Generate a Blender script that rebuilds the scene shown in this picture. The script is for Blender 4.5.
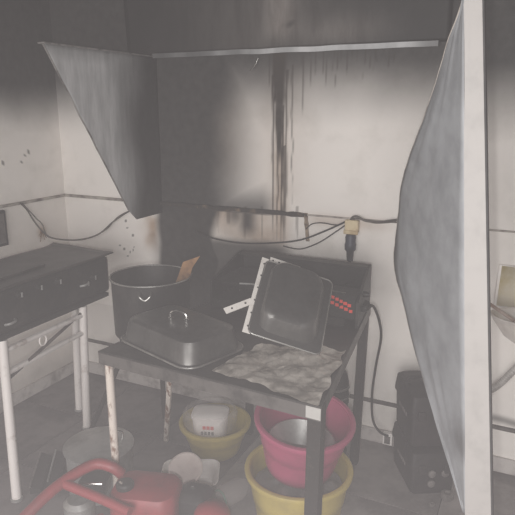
import bpy, math, random
from mathutils import Vector, Matrix, noise

random.seed(7)
for o in list(bpy.data.objects):
    bpy.data.objects.remove(o)
SC = bpy.context.scene
COL = SC.collection

# ------------------------------------------------------------------ camera
F = 588.0
PITCH, YAW, H = math.radians(14.3), math.radians(25.8), 1.55
FH = Vector((-math.sin(YAW), math.cos(YAW), 0))
RT = Vector((math.cos(YAW), math.sin(YAW), 0))
FW = FH * math.cos(PITCH) + Vector((0, 0, -math.sin(PITCH)))
UP = RT.cross(FW)
CAM = Vector((0, 0, H))
cd = bpy.data.cameras.new('camera')
cd.sensor_width = 36
cd.lens = F / 515 * 36
cd.clip_start = 0.02
cam = bpy.data.objects.new('camera', cd)
cam.location = CAM
cam.rotation_euler = (math.pi / 2 - PITCH, 0, YAW)
COL.objects.link(cam)
SC.camera = cam

# ------------------------------------------------------------------ world: thin smoke in the room
w = bpy.data.worlds.new('world')
SC.world = w
w.use_nodes = True
wn = w.node_tree.nodes
wn['Background'].inputs[0].default_value = (.6, .65, .7, 1)
wn['Background'].inputs[1].default_value = .3
vs = wn.new('ShaderNodeVolumeScatter')
vs.inputs['Color'].default_value = (1.0, .94, .945, 1)
vs.inputs['Density'].default_value = .0198
vs.inputs['Anisotropy'].default_value = 0.0
w.node_tree.links.new(vs.outputs[0], wn['World Output'].inputs['Volume'])

# ------------------------------------------------------------------ light: phone flash + added soft fill from an invented opening behind
fl = bpy.data.lights.new('phone_flash', 'POINT')
fl.energy = 37
fl.shadow_soft_size = .012
fl.color = (1, .985, .97)
flo = bpy.data.objects.new('phone_flash', fl)
flo.location = CAM - RT * .02 - UP * .075 + FW * .035
COL.objects.link(flo)
al = bpy.data.lights.new('ambient_fill', 'AREA')  # unseen area lamp added to lift the walls where the flash falls off
al.shape = 'RECTANGLE'
al.size, al.size_y = 2.4, 2.05
al.energy = 77
al.color = (1, .965, .95)
alo = bpy.data.objects.new('ambient_fill', al)
alo.location = (-.35, -1.42, 1.06)
alo.rotation_euler = (math.radians(90), 0, 0)
COL.objects.link(alo)

SC.view_settings.view_transform = 'Standard'
SC.view_settings.look = 'None'
SC.view_settings.gamma = 1
SC.view_settings.use_curve_mapping = False
SC.view_settings.exposure = 0.0

# ------------------------------------------------------------------ helpers: pixels to points
YB, XL, XR, YF, ZC = 2.515, -2.43, 1.25, -1.4, 2.62
def ray(x, y):
    return FW * F + RT * (x - 257.5) - UP * (y - 257.5)
def onZ(x, y, z):
    d = ray(x, y); return CAM + d * ((z - H) / d.z)
def onY(x, y, Y=YB):
    d = ray(x, y); return CAM + d * (Y / d.y)
def onX(x, y, X=XL):
    d = ray(x, y); return CAM + d * (X / d.x)
def at_dist(x, y, P, L):
    """far point on the pixel's ray at distance L from point P"""
    d = ray(x, y).normalized(); m = CAM - P
    b = d.dot(m); c = m.length_squared - L * L
    q = max(0.0, b * b - c)
    return CAM + d * (-b + math.sqrt(q))
def on_plane(x, y, P, n):
    d = ray(x, y); return CAM + d * ((P - CAM).dot(n) / d.dot(n))
def sstep(a, b, x):
    t = min(1, max(0, (x - a) / (b - a))); return t * t * (3 - 2 * t)
def gauss(x, c, s):
    return math.exp(-((x - c) / s) ** 2)

# ------------------------------------------------------------------ materials
def lin(c):
    return tuple((v / 255 / 12.92) if v / 255 < .04045 else ((v / 255 + .055) / 1.055) ** 2.4 for v in c) + (1,)
def mat(name, c1, c2=None, scale=8, lo=.4, hi=.65, rough=.6, metal=0.0, bump=0.0, bscale=None,
        stretch=(1, 1, 1), detail=4, alpha=1.0, trans=0.0, rough2=None, stain=False, c_brown=(150, 112, 70), c_soot=(26, 24, 24), coat=0.0):
    m = bpy.data.materials.new(name); m.use_nodes = True
    nt = m.node_tree; N = nt.nodes; L = nt.links
    b = N['Principled BSDF']
    b.inputs['Roughness'].default_value = rough
    b.inputs['Metallic'].default_value = metal
    b.inputs['Alpha'].default_value = alpha
    b.inputs['Transmission Weight'].default_value = trans
    b.inputs['Coat Weight'].default_value = coat
    tc = N.new('ShaderNodeTexCoord'); mp = N.new('ShaderNodeMapping')
    mp.inputs['Scale'].default_value = stretch
    L.new(tc.outputs['Object'], mp.inputs[0])
    nz = N.new('ShaderNodeTexNoise'); nz.inputs['Scale'].default_value = scale; nz.inputs['Detail'].default_value = detail
    nz.inputs['Roughness'].default_value = .62
    L.new(mp.outputs[0], nz.inputs['Vector'])
    mr = N.new('ShaderNodeMapRange'); mr.interpolation_type = 'SMOOTHSTEP'
    mr.inputs[1].default_value = lo; mr.inputs[2].default_value = hi
    L.new(nz.outputs[0], mr.inputs[0])
    mx = N.new('ShaderNodeMix'); mx.data_type = 'RGBA'
    mx.inputs[6].default_value = lin(c1); mx.inputs[7].default_value = lin(c2 or c1)
    L.new(mr.outputs[0], mx.inputs[0])
    col = mx.outputs[2]
    if stain:
        at = N.new('ShaderNodeAttribute'); at.attribute_name = 'stain'
        sp = N.new('ShaderNodeSeparateColor'); L.new(at.outputs['Color'], sp.inputs[0])
        n2 = N.new('ShaderNodeTexNoise'); n2.inputs['Scale'].default_value = 26; n2.inputs['Detail'].default_value = 5
        L.new(tc.outputs['Object'], n2.inputs['Vector'])
        def mixin(col, chan, c, amp):
            a = N.new('ShaderNodeMath'); a.operation = 'MULTIPLY_ADD'      # chan + (noise-.5)*amp*chan
            s = N.new('ShaderNodeMath'); s.operation = 'MULTIPLY_ADD'
            L.new(n2.outputs[0], s.inputs[0]); s.inputs[1].default_value = amp; s.inputs[2].default_value = 1 - amp * .5
            L.new(sp.outputs[chan], a.inputs[0]); L.new(s.outputs[0], a.inputs[1]); a.inputs[2].default_value = 0
            a.use_clamp = True
            x = N.new('ShaderNodeMix'); x.data_type = 'RGBA'; x.inputs[7].default_value = lin(c)
            L.new(a.outputs[0], x.inputs[0]); L.new(col, x.inputs[6])
            return x.outputs[2]
        col = mixin(col, 1, c_brown, .5)
        col = mixin(col, 0, c_soot, .06)
        col = mixin(col, 2, (40, 30, 22), .2)
    L.new(col, b.inputs['Base Color'])
    if rough2 is not None:
        r = N.new('ShaderNodeMapRange'); r.inputs[3].default_value = rough; r.inputs[4].default_value = rough2
        L.new(mr.outputs[0], r.inputs[0]); L.new(r.outputs[0], b.inputs['Roughness'])
    if bump:
        n3 = N.new('ShaderNodeTexNoise'); n3.inputs['Scale'].default_value = bscale or scale * 3; n3.inputs['Detail'].default_value = 4
        L.new(mp.outputs[0], n3.inputs['Vector'])
        bp = N.new('ShaderNodeBump'); bp.inputs['Strength'].default_value = bump; bp.inputs['Distance'].default_value = .004
        L.new(n3.outputs[0], bp.inputs['Height']); L.new(bp.outputs[0], b.inputs['Normal'])
    return m
M = {}
M['wall'] = mat('sooty_wall_paint', (246, 240, 234), (232, 226, 219), 5, .45, .75, rough=.7, bump=.08, stain=True)
M['wallplain'] = mat('grey_wall_paint', (150, 146, 142), (110, 106, 103), 3, rough=.8)
M['ceil'] = mat('sooty_ceiling', (48, 45, 45), (30, 28, 28), 3, rough=.9)
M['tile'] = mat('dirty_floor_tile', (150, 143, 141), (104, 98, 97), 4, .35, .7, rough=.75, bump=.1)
M['tiledark'] = mat('darker_floor_tile', (112, 106, 106), (72, 67, 68), 4, .35, .7, rough=.7, bump=.1)
M['grout'] = mat('floor_grout', (84, 79, 78), (60, 56, 55), 9, rough=.9)
M['base'] = mat('baseboard', (190, 184, 180), (120, 112, 108), 9, .4, .75, rough=.7)
M['trim'] = mat('dirty_trim', (176, 168, 160), (96, 88, 82), 14, .35, .7, rough=.7)
M['chartrim'] = mat('charred_trim', (40, 35, 32), (120, 100, 80), 22, .5, .8, rough=.8, bump=.4)
M['jointstain'] = mat('stained_joint', (150, 132, 112), (84, 70, 58), 30, .4, .65, rough=.8)
M['rail'] = mat('grey_rail', (92, 86, 83), (60, 55, 53), 14, rough=.7)
M['hood'] = mat('sooty_sheet_steel', (214, 214, 215), (176, 177, 178), 6, .3, .7, rough=.55, metal=.1, stretch=(1, 3, .6), stain=True, c_soot=(24, 23, 23))
M['hoodback'] = mat('sooty_hood_sheet', (150, 146, 143), (110, 106, 104), 6, .35, .7, rough=.6, metal=.1, stretch=(3, 1, .7), stain=True)
M['hoodlip'] = mat('hood_lip_steel', (150, 146, 143), (84, 80, 78), 16, .35, .7, rough=.5, metal=.2)
M['sheet'] = mat('galvanised_sheet', (152, 154, 157), (128, 130, 133), 9, .3, .7, rough=.6, metal=.2, bump=.06, stain=True, c_soot=(60, 57, 56))
M['flange'] = mat('white_sheet_flange', (158, 154, 151), (145, 142, 139), 14, .45, .75, rough=.6, bump=.05)
M['flangedark'] = mat('dark_sheet_edge', (50, 48, 48), (30, 29, 29), 14, rough=.7)
M['black'] = mat('burnt_black_steel', (26, 25, 25), (52, 49, 47), 9, .4, .75, rough=.55, metal=.2, bump=.3)
M['blackmatte'] = mat('charred_black', (18, 17, 17), (38, 35, 33), 11, .4, .75, rough=.85, bump=.5)
M['griddletop'] = mat('greasy_griddle_plate', (64, 60, 58), (36, 34, 33), 6, .35, .7, rough=.5, metal=.3, bump=.2)
M['whitemetal'] = mat('white_painted_tube', (222, 216, 212), (166, 154, 146), 14, .55, .8, rough=.5)
M['rustleg'] = mat('rusty_painted_leg', (206, 196, 186), (112, 80, 62), 30, .48, .62, rough=.7, bump=.2, stretch=(1, 1, .4))
M['darkleg'] = mat('dark_steel_leg', (36, 32, 31), (72, 61, 55), 30, .55, .75, rough=.6, metal=.3, bump=.2)
M['steeltop'] = mat('grimy_steel_top', (66, 63, 61), (40, 38, 37), 8, .35, .7, rough=.5, metal=.4, bump=.15)
M['fascia'] = mat('steel_table_edge', (96, 92, 89), (60, 57, 55), 12, .4, .7, rough=.5, metal=.4)
M['fasciatip'] = mat('clean_steel_tip', (190, 188, 184), (150, 148, 144), 12, rough=.4, metal=.4)
M['darksteel'] = mat('smoked_steel', (112, 111, 109), (76, 75, 73), 5, .35, .7, rough=.3, metal=.75, rough2=.45)
M['steel'] = mat('stainless_steel', (176, 175, 172), (128, 126, 122), 6, .35, .7, rough=.25, metal=.85, rough2=.42)
M['chrome'] = mat('chrome', (215, 213, 210), (170, 168, 165), 12, rough=.18, metal=1)
M['perf'] = mat('white_perforated_strip', (226, 221, 215), (186, 178, 170), 20, .5, .8, rough=.55)
M['foil'] = mat('crumpled_foil', (200, 193, 184), (140, 133, 125), 14, .38, .66, rough=.35, metal=.3, bump=.2, bscale=60)
M['cardboard'] = mat('scorched_cardboard', (150, 112, 76), (96, 68, 46), 10, rough=.85)
M['red'] = mat('dusty_red_paint', (142, 52, 58), (112, 50, 52), 8, .4, .7, rough=.45)
M['redlabel'] = mat('red_print', (220, 62, 50), rough=.5)
M['blackplastic'] = mat('black_plastic', (24, 23, 25), (40, 38, 39), 10, rough=.4)
M['toolbox'] = mat('dusty_black_plastic', (32, 28, 31), (52, 46, 48), 7, .4, .75, rough=.6)
M['dustgrey'] = mat('dusty_grey_plastic', (120, 114, 112), (84, 79, 78), 12, rough=.7)
M['yellow'] = mat('yellow_plastic', (180, 162, 88), (158, 142, 84), 7, .4, .75, rough=.4)
M['pink'] = mat('magenta_plastic', (164, 74, 104), (146, 68, 94), 7, .4, .75, rough=.4)
M['whiteplastic'] = mat('white_plastic', (240, 235, 231), (218, 211, 207), 8, .45, .75, rough=.45)
M['pinkwhite'] = mat('pinkish_white_lid', (242, 228, 222), (226, 210, 204), 8, rough=.5)
M['bag'] = mat('thin_plastic_bag', (226, 220, 218), (196, 190, 188), 12, rough=.3, alpha=.25, bump=.6, bscale=30)
M['whitebag'] = mat('white_film', (226, 220, 216), (196, 190, 186), 12, rough=.4, alpha=.8, bump=.6, bscale=30)
M['greyplastic'] = mat('cloudy_grey_plastic', (140, 136, 136), (108, 104, 104), 9, rough=.4, bump=.5, bscale=24)
M['greenglass'] = mat('pale_green_glass', (150, 190, 170), rough=.15, trans=.4)
M['alu'] = mat('dull_aluminium', (186, 186, 184), (146, 145, 143), 7, .35, .7, rough=.42, metal=.6)
M['cable'] = mat('black_cable', (30, 28, 28), (44, 40, 38), 20, rough=.6)
M['greycable'] = mat('sooty_wire', (88, 82, 76), (52, 47, 43), 20, rough=.6)
M['socket'] = mat('yellowed_socket', (214, 196, 160), (180, 156, 118), 14, rough=.5)
M['plug'] = mat('dark_blue_plug', (34, 40, 60), (26, 26, 32), 14, rough=.5)
M['ceramic'] = mat('white_ceramic', (228, 222, 216), (206, 198, 190), 6, rough=.25)
M['glassy'] = mat('yellowed_basin_inside', (196, 178, 128), (216, 206, 184), 7, .35, .65, rough=.4)
M['hose'] = mat('grey_flexible_hose', (176, 172, 168), (140, 135, 131), 10, rough=.45)
M['brownpipe'] = mat('corroded_pipe', (150, 118, 100), (176, 160, 150), 18, rough=.5, metal=.2)

# ------------------------------------------------------------------ mesh helpers
class MB:
    def __init__(s): s.v = []; s.f = []; s.st = None
    def add(s, vs, fs):
        n = len(s.v); s.v += [Vector(p) for p in vs]; s.f += [tuple(i + n for i in f) for f in fs]; return s
    def hexa(s, p):   # 8 points: bottom ring 0-3, top ring 4-7
        return s.add(p, [(3, 2, 1, 0), (4, 5, 6, 7), (0, 1, 5, 4), (1, 2, 6, 5), (2, 3, 7, 6), (3, 0, 4, 7)])
    def box(s, c, d, rz=0.0, mx=None):
        c = Vector(c); h = Vector(d) / 2
        m = mx or Matrix.Rotation(rz, 3, 'Z')
        q = [(-1, -1), (1, -1), (1, 1), (-1, 1)]
        return s.hexa([c + m @ Vector((a * h.x, b * h.y, z * h.z)) for z in (-1, 1) for a, b in q])
    def loft(s, rings, cap0=True, cap1=True, closed=False):
        n = len(rings[0]); vs = [p for r in rings for p in r]; fs = []
        k = len(rings)
        for i in range(k if closed else k - 1):
            j = (i + 1) % k
            for a in range(n):
                b = (a + 1) % n
                fs.append((i * n + a, i * n + b, j * n + b, j * n + a))
        if not closed:
            if cap0: fs.append(tuple(range(n - 1, -1, -1)))
            if cap1: fs.append(tuple((k - 1) * n + a for a in range(n)))
        return s.add(vs, fs)
    def tube(s, pts, r, n=8, closed=False):
        pts = [Vector(p) for p in pts]; k = len(pts); rings = []
        prev = None
        for i, p in enumerate(pts):
            if closed: t = pts[(i + 1) % k] - pts[i - 1]
            else: t = pts[min(i + 1, k - 1)] - pts[max(i - 1, 0)]
            t.normalize()
            if prev is None:
                a = Vector((0, 0, 1)) if abs(t.z) < .9 else Vector((1, 0, 0))
                u = t.cross(a).normalized()
            else:
                u = (prev - t * prev.dot(t)).normalized()
            prev = u; v = t.cross(u)
            rr = r[i] if isinstance(r, (list, tuple)) else r
            rings.append([p + (u * math.cos(2 * math.pi * q / n) + v * math.sin(2 * math.pi * q / n)) * rr for q in range(n)])
        return s.loft(rings, closed=closed)
    def lathe(s, prof, c, n=40, mx=None, cap0=True, cap1=False, wob=0.0, sx=1, sy=1):
        c = Vector(c); mx = mx or Matrix.Identity(3)
        rings = [[c + mx @ Vector((math.cos(2 * math.pi * a / n) * r * sx * (1 + wob * math.sin(3 * 2 * math.pi * a / n)),
                                   math.sin(2 * math.pi * a / n) * r * sy, z)) for a in range(n)] for r, z in prof]
        return s.loft(rings, cap0, cap1)
    def grid(s, fn, nu, nv):
        vs = [fn(i / nu, j / nv) for j in range(nv + 1) for i in range(nu + 1)]
        fs = [(j * (nu + 1) + i, j * (nu + 1) + i + 1, (j + 1) * (nu + 1) + i + 1, (j + 1) * (nu + 1) + i) for j in range(nv) for i in range(nu)]
        return s.add(vs, fs)
    def build(s, name, m, parent=None, origin=None, stain=None, bevel=0.0, solid=0.0, flat=False, sub=0):
        base = Vector((0, 0, 0))
        if parent is not None:
            r = parent
            while r.parent: r = r.parent
            base = r.location.copy()
        elif origin is not None: base = Vector(origin)
        elif s.v:
            zmin = min(p.z for p in s.v)
            base = Vector((sum(p.x for p in s.v) / len(s.v), sum(p.y for p in s.v) / len(s.v), zmin))
        me = bpy.data.meshes.new(name)
        me.from_pydata([p - base for p in s.v], [], s.f)
        if not flat:
            for p in me.polygons: p.use_smooth = True
            me.set_sharp_from_angle(angle=math.radians(38))
        if stain:
            ca = me.color_attributes.new('stain', 'FLOAT_COLOR', 'POINT')
            buf = []
            for p in s.v: buf += list(stain(p)) + [1.0]
            ca.data.foreach_set('color', buf)
        me.materials.append(M[m] if isinstance(m, str) else m)
        me.update()
        o = bpy.data.objects.new(name, me); COL.objects.link(o)
        if parent is not None: o.parent = parent
        else: o.location = base
        if solid:
            q = o.modifiers.new('solid', 'SOLIDIFY'); q.thickness = solid; q.offset = 0
        if bevel:
            q = o.modifiers.new('bevel', 'BEVEL'); q.width = bevel; q.segments = 2; q.limit_method = 'ANGLE'; q.angle_limit = math.radians(40)
        if sub:
            q = o.modifiers.new('sub', 'SUBSURF'); q.levels = sub; q.render_levels = sub
        return o
def tag(o, label, cat, group=None):
    o['label'] = label; o['category'] = cat
    if group: o['group'] = group
    return o
def thing(name, label, cat, loc, group=None):
    o = bpy.data.objects.new(name, None); o.empty_display_size = .05
    COL.objects.link(o); o.location = loc
    return tag(o, label, cat, group)
def struct(o):
    o['kind'] = 'structure'; return o
def rrect(cx, cy, z, w, d, r, n=6, rz=0.0, mx=None, org=None):
    pts = []
    for k, (sx, sy) in enumerate(((1, 1), (-1, 1), (-1, -1), (1, -1))):
        for i in range(n + 1):
            a = math.pi / 2 * (k + i / n)
            pts.append(Vector((sx * (w / 2 - r) + r * math.cos(a), sy * (d / 2 - r) + r * math.sin(a), 0)))
    if mx is None:
        m = Matrix.Rotation(rz, 3, 'Z')
        return [m @ p + Vector((cx, cy, z)) for p in pts]
    return [org + mx @ (p + Vector((cx, cy, z))) for p in pts]
def spline(pts, n=8):
    pts = [Vector(p) for p in pts]; out = []
    for i in range(len(pts) - 1):
        p0, p1, p2, p3 = pts[max(i - 1, 0)], pts[i], pts[i + 1], pts[min(i + 2, len(pts) - 1)]
        for k in range(n):
            t = k / n
            out.append(.5 * ((2 * p1) + (p2 - p0) * t + (2 * p0 - 5 * p1 + 4 * p2 - p3) * t * t + (3 * p1 - p0 - 3 * p2 + p3) * t ** 3))
    out.append(pts[-1]); return out
def nz(x, y, z=0.0, s=1.0):
    return noise.noise(Vector((x * s, y * s, z * s)))

# ================================================================== THE ROOM
# floor with tiles
fo = MB().box(((XL + XR) / 2, (YB + YF) / 2, -.055), (XR - XL, YB - YF, .1)).build('floor', 'grout', origin=(0, 0, -.105))
struct(fo)
TS, G = .44, .004
tm = MB().box((0, 0, 0), (TS - G, TS - G, .006)).build('floor_tile', 'tile', parent=fo, bevel=0)
first = True
nx, ny = int((XR - XL) / TS) + 1, int((YB - YF) / TS) + 1
for i in range(nx):
    for j in range(ny):
        cx, cy = XL + TS * (i + .5), YB - TS * (j + .5)
        if cx + TS / 2 > XR + .3 or cy - TS / 2 < YF - .3: continue
        t = tm if first else tm.copy()
        if not first: COL.objects.link(t)
        first = False
        t.material_slots[0].link = 'OBJECT'; t.material_slots[0].material = M['tiledark' if cx < -.95 else 'tile']  # darker tile colour on the left part of the floor
        t.location = (cx, cy, -.003 + random.uniform(-.0008, .0004))

# --- back wall with soot, scorch, drips and a tone painted in against uneven light
DRIPS = []
for x, y0, y1, wd, st in [(273, 80, 240, .005, .9), (280, 57, 175, .030, 1), (276, 57, 110, .016, 1), (283, 110, 242, .007, .95), (277.5, 110, 240, .005, .85), (287, 75, 240, .006, .85), (292, 70, 205, .004, .7),
                          (270, 60, 88, .004, .6), (285, 150, 243, .006, .8), (303, 60, 116, .005, .6)]:
    a, b = onY(x, y0), onY(x - (2 if wd > .005 else 0), y1); DRIPS.append((a.x, b.x, a.z, b.z, wd, st))
for k in range(17):
    x = 312 + k * 5.2 + random.uniform(-2, 2); y0 = 52 - (x - 300) * .06
    a = onY(x, y0); b = onY(x - random.uniform(0, 3), y0 + random.uniform(12, 42)); DRIPS.append((a.x, b.x, a.z, b.z, .003, .55))
for x, y1, wd, st in [(200, 240, .005, .4), (218, 236, .004, .35), (245, 240, .008, .5), (262, 240, .005, .5), (228, 225, .012, .5), (297, 240, .006, .5)]:
    a, b = onY(x, 210), onY(x, y1); DRIPS.append((a.x, b.x, a.z, b.z, wd, st))
SPOTS = [(onY(x, y), r) for x, y, r in [(127, 228, .006), (133, 235, .007), (124, 249, .007), (128, 256, .006), (133, 250, .006), (134, 247, .005), (120, 245, .005), (130, 252, .005), (126, 221, .007)]]
def wall_stain_and_light(p):
    x, z = p.x, p.z
    n1 = nz(x, z, 3, 2.2); n2 = nz(x, z, 9, 7)
    # smoke layer under the ceiling
    s = sstep(1.36, 1.78, z + n1 * .08 + .02 * n2) * .97
    # the lighter left corner keeps clean a bit higher
    # plume behind the stove
    pc = -1.62 + .03 * n1
    spread = .10 * sstep(1.45, 1.75, z)
    pl = 1 - sstep(.12 + spread + .02 * n2, .52 + spread, abs(x - pc))
    if x < pc: pl = 1 - sstep(.14, .32, abs(x - pc))
    if z < 1.05:
        hl = .19 + .04 * n2 if x > -1.66 else .12 + .03 * n2
        pl = 1 - sstep(hl, hl + .06, abs(x - (-1.66)))
    s = max(s, pl * .98)
    # soot just above the charred ledge and low band
    if z > 1.05:
        s = max(s, .85 * (1 - sstep(1.08, 1.24 + .06 * n1, z)) * (1 - sstep(-1.20, -1.08, x)) * sstep(-1.8, -1.6, x))
        s = max(s, .25 * gauss(x, -1.35, .2) * (1 - sstep(1.2, 1.5, z)))
    else:
        s = max(s, .95 * gauss(x, -1.27, .05 + .015 * n2) * sstep(.90, 1.0, z))
        s = max(s, .8 * gauss(x, -1.34, .05) * sstep(.95, 1.04, z))
        s = max(s, .9 * (1 - sstep(.88, .95 + .02 * n2, z)) * sstep(-1.9, -1.7, x) * (1 - sstep(-1.12, -.98, x)))
    s = max(s, .10 + .04 * n1 if x > -1.4 else .02, .14 + .06 * n1 if z < .45 else 0)  # film right of the plume is painted in to dim the overlit middle
    s = max(s, .5 * sstep(.06, 0, z))
    # brown scorch
    b = 0
    if z < 1.06:
        b = .7 * sstep(-1.78, -1.5, x) * (1 - sstep(-1.12, -1.0, x)) * sstep(.85, .95, z) * (.65 + .5 * n2)
        b = max(b, .75 * gauss(x, -1.83 + .03 * nz(x, z, 2, 12), .05 + .03 * n2) * sstep(.76, .90, z + .05 * n2) * (1 - sstep(.93, 1.05, z + .06 * nz(x, z, 6, 14))))
    else:
        b = .35 * gauss(x, -1.42, .13) * gauss(z, 1.42, .25) + .22 * gauss(x, -1.1, .12) * sstep(1.0, 1.2, z)
    b = max(b, .35 * gauss(z, 1.05, .03) * sstep(-1.0, -.9, x) * (1 - sstep(-.7, -.5, x)))
    b = max(b, .6 * gauss(x, -1.10, .05 + .02 * n2) * (1 - sstep(1.25, 1.7, z)) * sstep(.85, .95, z))
    # drips
    d = 0
    for xa, xb, za, zb, wd, st in DRIPS:
        if zb < z < za + .02:
            t = (za - z) / (za - zb)
            xc = xa + (xb - xa) * t + .006 * nz(z, xa * 9, 0, 9)
            q = abs(x - xc) / (wd * (1 - (.85 if wd > .015 else .4) * t))
            if q < 1.5: d = max(d, st * (1 - sstep(.6, 1.5, q)) * (1 - .7 * sstep(.75, 1, t)))
    for c, r in SPOTS:
        if (x - c.x) ** 2 + (z - c.z) ** 2 < r * r: d = .8
    # dark patch at right under the basin
    s = max(s, .75 * gauss(z, .245 + .02 * n2, .02) * sstep(-.13, -.08, x))
    return (min(1, max(0, s)), min(1, max(0, b)), d)
def wall_grid(name, x0, x1, z0, z1, nu, nv):
    m = MB().grid(lambda u, v: Vector((x0 + (x1 - x0) * u, YB, z0 + (z1 - z0) * v)), nu, nv)
    return m
wb = wall_grid('b', XL, XR, 0, ZC, 520, 380)
wb.box(((XL + XR) / 2, YB + .06, ZC / 2), (XR - XL + .2, .11, ZC))
wbo = struct(wb.build('wall_back', 'wall', origin=(0, YB, 0), stain=wall_stain_and_light))
LSP = [(onX(x, y), r) for x, y, r in [(25, 156, .006), (29, 152, .008), (26, 158, .006), (3, 163, .006), (31, 175, .004), (27, 165, .004), (22, 162, .004)]]
def left_stain(p):
    n1 = nz(p.y, p.z, 1, 2.2); n2 = nz(p.y, p.z, 5, 7)
    s = .97 * sstep(1.40 , 1.74, p.z + .1 * n1 + .02 * n2 )
    s = max(s, .04 + .06 * n1, .45 * sstep(.25, 0, p.z) + .1 * n2)
    b = .12 * sstep(1.2, .6, p.z)
    d = 0
    for c, r in LSP:
        if (p.y - c.y) ** 2 + (p.z - c.z) ** 2 < r * r: d = .85
    c = onX(42, 232)
    b = max(b, .8 * gauss(p.y, c.y, .03) * gauss(p.z, c.z, .04))
    return (min(1, max(0, s)), b, d)
wl = MB().grid(lambda u, v: Vector((XL, YB + (YF - YB) * u, ZC * v)), 300, 240)
wl.box((XL - .06, (YB + YF) / 2, ZC / 2), (.11, YB - YF + .2, ZC))
struct(wl.build('wall_left', 'wall', origin=(XL, 0, 0), stain=left_stain))
struct(MB().box((XR + .05, (YB + YF) / 2, ZC / 2), (.1, YB - YF + .2, ZC)).build('wall_right', 'wallplain'))
wf = MB()  # unseen wall; its wide opening is made up to suit the fill lamp
wf.box(((XL - 1.6) / 2, YF - .05, ZC / 2), (-1.6 - XL, .1, ZC))
wf.box(((XR + .9) / 2, YF - .05, ZC / 2), (XR - .9, .1, ZC))
wf.box((-.35, YF - .05, (ZC + 2.12) / 2), (2.5, .1, ZC - 2.12))
struct(wf.build('wall_front', 'wallplain'))
struct(MB().box(((XL + XR) / 2, (YB + YF) / 2, ZC + .05), (XR - XL + .2, YB - YF + .2, .1)).build('ceiling', 'ceil'))
# baseboards and rails
struct(MB().box(((XL + XR) / 2, YB - .007, .035), (XR - XL, .014, .07)).build('baseboard_back', 'base', bevel=.003))
struct(MB().box((XL + .007, (YB + YF) / 2, .035), (.014, YB - YF - .03, .07)).build('baseboard_left', 'base', bevel=.003))
ZL = 1.07
def ledge(name, x0, x1, m, h, d, jag=0.0):
    n = max(4, int((x1 - x0) / .03)); rings = []
    for i in range(n + 1):
        x = x0 + (x1 - x0) * i / n; j = jag * nz(x, 0, 4, 20); k = jag * nz(x, 5, 4, 23)
        rings.append([Vector((x, YB + .004, ZL - h / 2 + j)), Vector((x, YB - d + k, ZL - h / 2 + j)), Vector((x, YB - d + k, ZL + h / 2 + k)), Vector((x, YB + .004, ZL + h / 2 + k))])
    return struct(MB().loft(rings).build(name, m, bevel=0))
ledge('trim_1', XL, -1.79, 'trim', .014, .016)
ledge('trim_2', -1.785, -.972, 'chartrim', .018, .02, .006)
ledge('trim_3', -.968, XR, 'trim', .007, .008)
struct(MB().box((XL + .006, (YB + YF) / 2, ZL), (.016, YB - YF, .014)).build('trim_4', 'trim', bevel=.002))
a, b = onY(306, 213), onY(308, 241)
mb = MB(); rings = []
for i in range(9):
    t = i / 8; c = a.lerp(b, t); q = .008 + .005 * nz(t * 7, 1)
    rings.append([Vector((c.x - q, YB + .003, c.z)), Vector((c.x - q, YB - .008, c.z)), Vector((c.x + q, YB - .008, c.z)), Vector((c.x + q, YB + .003, c.z))])
mb.loft(rings); struct(mb.build('trim_5', 'jointstain'))
struct(MB().box(((XL + XR) / 2, YB - .008, .21), (XR - XL, .02, .014)).build('trim_6', 'rail', bevel=.002))

# ================================================================== EXTRACTOR HOOD REMAINS
XP = -1.765
hood = thing('extractor_hood', 'sooty steel hood remains with triangular side panel and lip along back wall', 'hood', (XP, YB, 1.79))
fr = onX(43, 47, XP); lo = onX(129, 211, XP)
prof = [(fr.y, fr.z)]
def side(u, v):   # u along depth from diagonal to wall, v from top to bottom
    ztop, zbot = 1.787, 1.02
    z = ztop + (zbot - ztop) * v
    t = (ztop - z) / (ztop - lo.z)
    yd = fr.y + (lo.y - fr.y) * min(1, t) + (0 if t <= 1 else (t - 1) * .8)
    yd += .006 * nz(z, 3, 1, 22)
    y = yd + (YB - .004 - yd) * u
    return Vector((XP + .004 * nz(y, z, 0, 4), y, z))
def side_stain(p):
    k = sstep(2.12, 2.40, p.y + .10 * nz(p.y, p.z, 2, 3) + .10 * (1.45 - p.z))
    k = max(k, .5 * sstep(1.70, 1.79, p.z))
    k = max(k, .10 + .12 * nz(p.y * 4, p.z, 2, 3))
    return (k * .97, 0, 0)
MB().grid(side, 40, 50).build('side_panel', 'hood', hood, stain=side_stain, solid=.003)
MB().box((XP - .012, (fr.y + YB) / 2, 1.79), (.034, YB - fr.y - .004, .006)).build('top_lip', 'hoodlip', hood, bevel=.001)
# folded edge along the diagonal
MB().tube([Vector((XP, fr.y + (lo.y - fr.y) * t + .005 * nz(t, 3, 1, 15), 1.787 + (lo.z - 1.787) * t)) for t in [i / 16 for i in range(17)]], .0035, 6).build('folded_edge', 'hoodlip', hood)
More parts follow.
